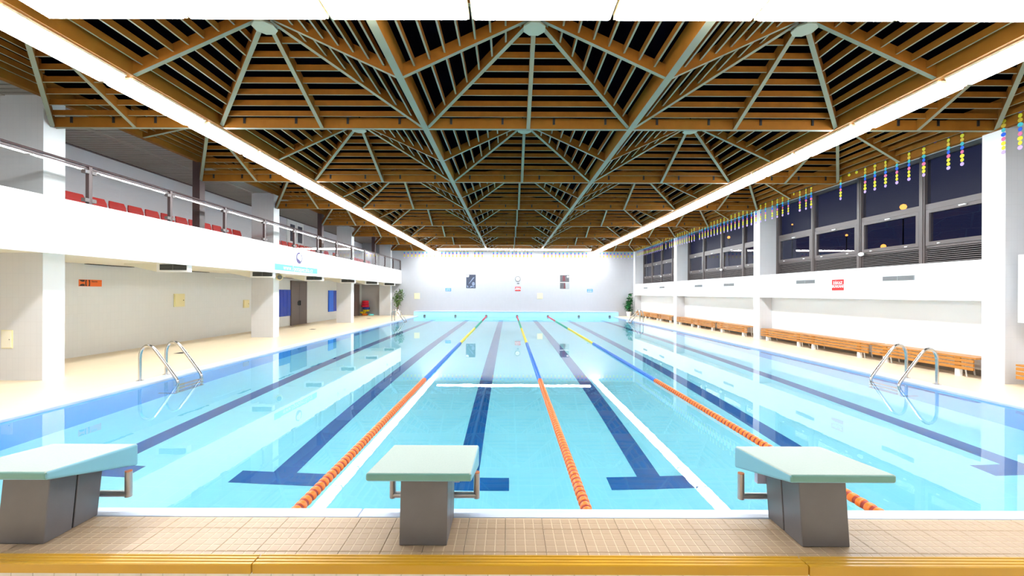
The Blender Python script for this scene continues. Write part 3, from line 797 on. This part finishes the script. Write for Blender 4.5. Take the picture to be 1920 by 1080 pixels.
for i, (y, L) in enumerate(bench_spots):
    o = bench(L); o.location = (XC1 - .005, y, DECK)
    tag(o, 'orange slatted wooden bench in the %s window bay, %s of its three' % (bn[i // 3], ['farthest', 'middle', 'nearest'][i % 3]), 'bench', 'wooden benches along the right wall')
o = bench(2.1); o.location = (XC1 - .07, 5.80, DECK); tag(o, 'orange slatted wooden bench cut by the right frame edge before the nearest column', 'bench', 'wooden benches along the right wall')

# ------------------------------------------------------------------ paper dot garlands
SEQ = [D_PUR, D_YEL, D_AMB, D_TEA, D_BLU, D_PNK, D_YEL, D_YEL, D_LIL]
disc_me = {m: MB().lathe([(.034, -.002), (.034, .002)], m, 12).mesh('paper_dot') for m in set(SEQ)}
thread = pbsdf('thread', (.5, .5, .5), .8)
def garland(x, y, ztop, face, label, group, n=9, parts=True):
    t = thing('paper_garland', (x, y, ztop), label=label, cat='garland', group=group)
    t.rotation_euler = (0, 0, 0)
    put('thread', MB().box(-.001, .001, -.001, .001, -.073 * (n - 1), .06, thread), t)
    ms = SEQ if n == 9 else SEQ[:n]
    if parts:
        for k, m in enumerate(ms):
            o = put('paper_dot', disc_me[m], t, loc=(0, 0, -.073 * k))
            o.rotation_euler = (random.uniform(-.1, .1), PI / 2, random.uniform(-.15, .15)) if face == 'x' else (PI / 2, 0, random.uniform(-.15, .15))
    else:
        b = MB()
        for k, m in enumerate(ms):
            R_ = Matrix.Translation((0, 0, -.073 * k)) @ (Matrix.Rotation(PI / 2, 4, 'Y') if face == 'x' else Matrix.Rotation(PI / 2, 4, 'X'))
            b.lathe([(.042, -.002), (.042, .002)], m, 8, R_)
        put('paper_dots', b, t)
gx = XC1 - .06
near = [(6.80, 9), (7.03, 9), (7.67, 9), (7.91, 9), (8.16, 1), (8.38, 9), (8.69, 9), (8.96, 9), (9.23, 9), (9.50, 9), (9.76, 9), (10.0, 2), (10.22, 2), (10.48, 9),
        (11.5, 9), (11.7, 9), (11.95, 9), (12.2, 2), (12.44, 9), (12.7, 9), (12.95, 9), (13.2, 9)]
yy = 13.55
while yy < 27.6:
    if random.random() > .12: near.append((yy, 9 if random.random() > .08 else 2))
    yy += .26
for i, (y, n) in enumerate(near):
    garland(gx, y, 4.44, 'x', '%s string of coloured paper dots along the right windows, %s from the camera' % ('short' if n < 9 else 'hanging', nth(i + 1)),
            'paper dot garlands along the right windows', n, parts=y < 14)
us = [758 + 7 * k for k in range(9)] + [828 + 7 * k for k in range(8)] + [890, 897, 904] + [925 + 7.1 * k for k in range(11)] + [1020 + 7.2 * k for k in range(12)] + [1125 + 6.6 * k for k in range(11)]
for i, u in enumerate(us):
    garland((u - 954) * 28.135 / 800, 28.135, 4.42, 'y', 'tiny string of coloured paper dots along the far wall top, %s from the left' % nth(i + 1), 'paper dot garlands along the far wall', 9, False)

# ------------------------------------------------------------------ starting blocks
def start_block():
    t = thing('starting_block')
    W = .25
    # wedge top plate: y from -.11 (back edge, towards camera) to .39 (over the water)
    ya, yb = -.11, .39
    za0, za1, zb0, zb1 = .365, .41, .235, .368
    pl = MB()
    pl.add([(-W, ya, za0), (W, ya, za0), (W, yb, zb0), (-W, yb, zb0), (-W, ya, za1 - .006), (W, ya, za1 - .006), (W, yb, zb1 - .006), (-W, yb, zb1 - .006)],
           [[0, 3, 2, 1], [2, 3, 7, 6]], sideblue)
    o = len(pl.v) - 8
    for f, m in (([0, 1, 5, 4], edgegreen), ([1, 2, 6, 5], sideblue), ([3, 0, 4, 7], sideblue), ([4, 5, 6, 7], topgreen)):
        pl.f.append([i + o for i in f]); pl.m.append(pl.mi(m))
    p = put('top_plate', pl, t); bevel(p, .012, 3)
    lean = .03
    def ped(y0, y1, w_, zt0, zt1):
        b = MB(); vs = [(-w_, y0, 0), (w_, y0, 0), (w_, y1, 0), (-w_, y1, 0), (-w_, y0 + lean, zt0), (w_, y0 + lean, zt0), (w_, y1 + lean, zt1), (-w_, y1 + lean, zt1)]
        b.add(vs, [[0, 3, 2, 1], [4, 5, 6, 7], [0, 1, 5, 4], [1, 2, 6, 5], [2, 3, 7, 6], [3, 0, 4, 7]], steelgray); return b
    zu = lambda y: za0 + (zb0 - za0) * (y - ya) / (yb - ya)
    bevel(put('pedestal_front', ped(0, .138, .118, zu(.03) + .004, zu(.168) + .004), t), .004)
    bevel(put('pedestal_rear', ped(.146, .28, .117, zu(.176) + .004, zu(.31) + .004), t), .004)
    put('seam', MB().box(-.112, .112, .12, .165, .002, .24, dark), t)
    r = .018
    gb = put('grab_bar', MB().tube([(-.24, .335, .094), (.24, .335, .094)], r, tubegray, 12), t, smooth=True)
    put('mount', MB().box(-.05, .05, .29, .335, .075, .113, steelgray), gb)
    for s in (-1, 1):
        put('upright', MB().tube([(s * .24, .335, .078), (s * .24, .335, .222)], r, tubegray, 12), gb, smooth=True)
        put('end_cap', MB().tube([(s * .24, .335, .222), (s * .24, .335, .227)], r * .98, orangecap, 12), gb)
    put('number_box', MB().box(-.14, .14, .345, .375, .16, .245, pale_box), t)
    return t
pale_box = pbsdf('pale_lilac_box', (0.55, 0.52, 0.66), 0.4)
SB = start_block()
for i, (x, l) in enumerate(((-2.415, 'cut by the left frame edge'), (-.42, 'in the middle of the picture'), (1.575, 'in the right part of the picture'))):
    o = SB if i == 0 else copy_tree(SB)
    o.location = (x, 2.11, PLAT)
    if i == 0:
        for ch in list(o.children):
            if ch.name.startswith('number_box'): keep_box = ch
    tag(o, 'grey starting block with sloped mint green top, ' + l, 'starting block', 'starting blocks at the near pool end')

bpy.data.objects.remove(keep_box)
# ------------------------------------------------------------------ lane ropes
PITCH = .073
def float_mesh(m1, m2, n=14):
    pr = [(.022, 0), (.038, .001), (.040, .010), (.040, .036), (.038, .044), (.033, .045), (.034, .0455), (.034, .0725), (.022, .073)]
    pr = [(.020, 0), (.034, .0), (.039, .004), (.041, .014), (.041, .034), (.039, .044), (.037, .044), (.0365, .0445), (.0365, .0725), (.02, .073)]
    mats = [m1, m1, m1, m1, m1, m1, m2, m2, m2]
    return MB().lathe(pr, m1, n, Matrix.Rotation(-PI / 2, 4, 'X'), mats).mesh('float', True)
KIND = [(7.3, f_orange, f_red, 'orange'), (12.7, f_blue, f_blue2, 'blue'), (18.0, f_yel, f_yel2, 'yellow'), (22.8, f_grn, f_grn2, 'green'), (99, f_crm, f_crm2, 'crimson')]
FM = {k[3]: float_mesh(k[1], k[2]) for k in KIND}
for x, l in ((-1.44, 'left'), (.54, 'middle'), (2.52, 'right')):
    t = thing('lane_rope', (x, PY0, .012), label='%s floating lane rope of orange, blue, yellow, green and crimson floats' % l, cat='lane rope', group='lane ropes on the water')
    put('cable', MB().tube([(0, .0, .0), (0, PY1 - PY0 - .05, .0)], .006, chrome, 6), t)
    y = .02; runs = {}; cnt = 0
    while y < PY1 - PY0 - .10:
        Y = y + PY0
        k = next(k for k in KIND if Y < k[0])
        if cnt < 110:
            put('float', FM[k[3]], t, loc=(0, y, 0), rz=random.uniform(-.02, .02)); cnt += 1
        else: runs.setdefault(k[3], []).append((y, k))
        y += PITCH
    for cname, lst in runs.items():
        b = MB()
        for y, k in lst:
            pr = [(.034, 0), (.041, .006), (.041, .042), (.034, .048), (.034, .0725)]
            b.lathe(pr, k[1], 8, Matrix.Translation((0, y, 0)) @ Matrix.Rotation(-PI / 2, 4, 'X'), [k[1], k[1], k[1], k[2]])
        put('floats', b, t, kind='stuff', smooth=True)

# ------------------------------------------------------------------ ladders
def ladder():
    """pool edge at local x = 0, water towards +x"""
    t = thing('pool_ladder')
    for s in (-1, 1):
        y = s * .27
        pts = [(-.29, y, .0), (-.29, y, .2), (-.29, y, .37)]
        P0, P1, P2, P3 = [Vector(p) for p in ((-.29, .37), (-.29, .60), (-.13, .645), (-.03, .50))]
        for k in range(1, 9):
            q = k / 8; v = P0 * (1 - q) ** 3 + P1 * 3 * q * (1 - q) ** 2 + P2 * 3 * q * q * (1 - q) + P3 * q ** 3
            pts.append((v.x, y, v.y))
        pts += [(.15, y, .26), (.315, y, .03), (.335, y, -.02), (.338, y, -.09), (.338, y, -.80), (.31, y, -.88), (.03, y, -.88)]
        put('rail', MB().tube(pts, .024, chrome, 10), t, smooth=True)
        put('flange', MB().lathe([(.055, 0), (.055, .008), (.03, .012), (.03, .02)], chrome, 14, Matrix.Translation((-.29, y, 0))), t)
    for k in range(3):
        put('step', MB().box(.28, .39, -.27, .27, -.28 - k * .25, -.25 - k * .25, chrome), t)
    return t
LD = ladder()
for i, (x, y, rz, l) in enumerate(((PX0, 7.32, 0, 'left pool edge near the camera'), (PX1, 7.28, PI, 'right pool edge near the camera'),
                                   (PX0, 22.5, 0, 'left pool edge at the far end'), (PX1, 22.6, PI, 'right pool edge at the far end'))):
    o = LD if i == 0 else copy_tree(LD)
    o.location = (x, y, DECK); o.rotation_euler = (0, 0, rz)
    tag(o, 'stainless steel pool ladder with curved handrails at the ' + l, 'ladder', 'pool ladders')

# ------------------------------------------------------------------ plants
def leaf_cloud(n, cen, rad, size, m, shape):
    b = MB()
    for i in range(n):
        while True:
            p = Vector((random.uniform(-1, 1), random.uniform(-1, 1), random.uniform(-1, 1)))
            if p.length < 1: break
        p = Vector((cen[0] + p.x * rad[0], cen[1] + p.y * rad[1], cen[2] + p.z * rad[2]))
        if shape == 'ficus': p.x += .18 * (p.z - cen[2])
        L = size * random.uniform(.7, 1.2); wd = L * .32
        M = Matrix.Translation(p) @ Matrix.Rotation(random.uniform(0, 2 * PI), 4, 'Z') @ Matrix.Rotation(random.uniform(-1.0, .7), 4, 'Y')
        vs = [(0, 0, 0), (L * .35, wd, .01), (L * .7, wd * .8, 0), (L, 0, -.03), (L * .7, -wd * .8, 0), (L * .35, -wd, .01), (L * .5, 0, -.012)]
        b.add([M @ Vector(v) for v in vs], [[0, 6, 1], [1, 6, 2], [2, 6, 3], [3, 6, 4], [4, 6, 5], [5, 6, 0]], m)
    return b
t = thing('potted_ficus', (-7.15, 27.45, DECK), label='tall leafy ficus in a white pot at the far left corner', cat='plant')
put('pot', MB().lathe([(.13, 0), (.18, .30), (.19, .30), (.19, .33), (.165, .33), (.16, .28), (0, .28)], sign_white, 20), t, smooth=True)
put('soil', MB().lathe([(.16, .27), (.16, .285), (0, .285)], soil, 16), t)
b = MB()
for dx, dy in ((-.03, .02), (.03, -.02), (.0, .03)):
    b.tube([(dx, dy, .28), (dx * 2, dy * 2, .6), (dx * 4 + .05, dy * 4, 1.0), (dx * 7 + .1, dy * 6, 1.35)], [.018, .016, .012, .006], bark, 6)
put('stem', b, t)
put('foliage', leaf_cloud(260, (.06, 0, 1.15), (.34, .32, .56), .15, leaf1, 'ficus'), t)
t = thing('rubber_plant', (7.80, 27.72, DECK), label='dark green rubber plant in a white pot at the far right corner', cat='plant')
put('pot', MB().lathe([(.12, 0), (.16, .28), (.17, .28), (.17, .31), (.15, .31), (.14, .26), (0, .26)], sign_white, 20), t, smooth=True)
put('soil', MB().lathe([(.14, .25), (.14, .265), (0, .265)], soil, 16), t)
put('stem', MB().tube([(0, 0, .25), (.0, 0, .8), (.05, 0, 1.45)], [.018, .014, .008], bark, 6), t)
put('foliage', leaf_cloud(120, (0, 0, .75), (.22, .22, .42), .24, leaf2, 'x'), t)
put('top_foliage', leaf_cloud(25, (.10, 0, 1.30), (.10, .10, .25), .2, leaf2, 'x'), t)

# ------------------------------------------------------------------ pile of foam toys
toy = {n: pbsdf('foam_' + n, c, .6) for n, c in (('red', (.70, .01, .05)), ('blue', (.02, .05, .32)), ('yellow', (.90, .70, .01)), ('orange', (.85, .20, .01)), ('teal', (.15, .60, .60)))}
def torus(R_, r, m, M, n=18, k=8):
    b = MB(); vs = []; fs = []
    for i in range(n):
        for j in range(k):
            a, c = 2 * PI * i / n, 2 * PI * j / k
            vs.append(M @ Vector(((R_ + r * math.cos(c)) * math.cos(a), (R_ + r * math.cos(c)) * math.sin(a), r * math.sin(c))))
    for i in range(n):
        for j in range(k):
            fs.append([i * k + j, ((i + 1) % n) * k + j, ((i + 1) % n) * k + (j + 1) % k, i * k + (j + 1) % k])
    b.add(vs, fs, m); return b
def star(m, R_, th):
    pts = []
    for k in range(14):
        r = R_ if k % 2 == 0 else R_ * .66
        pts.append((r * math.cos(k * PI / 7), r * math.sin(k * PI / 7)))
    return MB().prism(pts, th, m)
tx, ty = -9.34, 27.75
toys = [('swim_ring', 'teal', (tx + .42, ty - .12, DECK + .055), 'teal swim ring lying at the foot of the toy pile', .14, .05, 0),
        ('swim_ring', 'orange', (tx + .02, ty - .12, DECK + .065), 'orange swim ring lying under the yellow foam toys', .13, .06, 0)]
for nme, c, loc, lab, R_, r, rx in toys:
    put(nme, torus(R_, r, toy[c], Matrix.Rotation(rx, 4, 'X')), loc=loc, label=lab, cat='swim ring', smooth=True)
for i, (c, x, z, lab) in enumerate((('yellow', tx - .12, .13, 'yellow foam star low in the toy pile'), ('yellow', tx + .08, .26, 'yellow foam star higher in the toy pile'))):
    o = bevel(put('foam_star', star(toy[c], .20, .12), label=lab, cat='foam toy'), .02); o.matrix_world = Matrix.Translation((x, ty - .02 - .0 * i, DECK + z - .125 + .125)) @ Matrix()
put('swim_ring', torus(.17, .075, toy['blue'], Matrix()), loc=(tx + .06, ty, DECK + .46), label='dark blue swim ring between the yellow and red toys', cat='swim ring', smooth=True)
for k in range(3):
    put('swim_ring', torus(.185 - .02 * k, .07, toy['red'], Matrix()), loc=(tx - .0 + .01 * k, ty, DECK + .61 + .142 * k),
        label='red swim ring in the toy pile by the wall, ' + ['lowest', 'middle', 'topmost'][k] + ' of three', cat='swim ring', group='red swim rings', smooth=True)
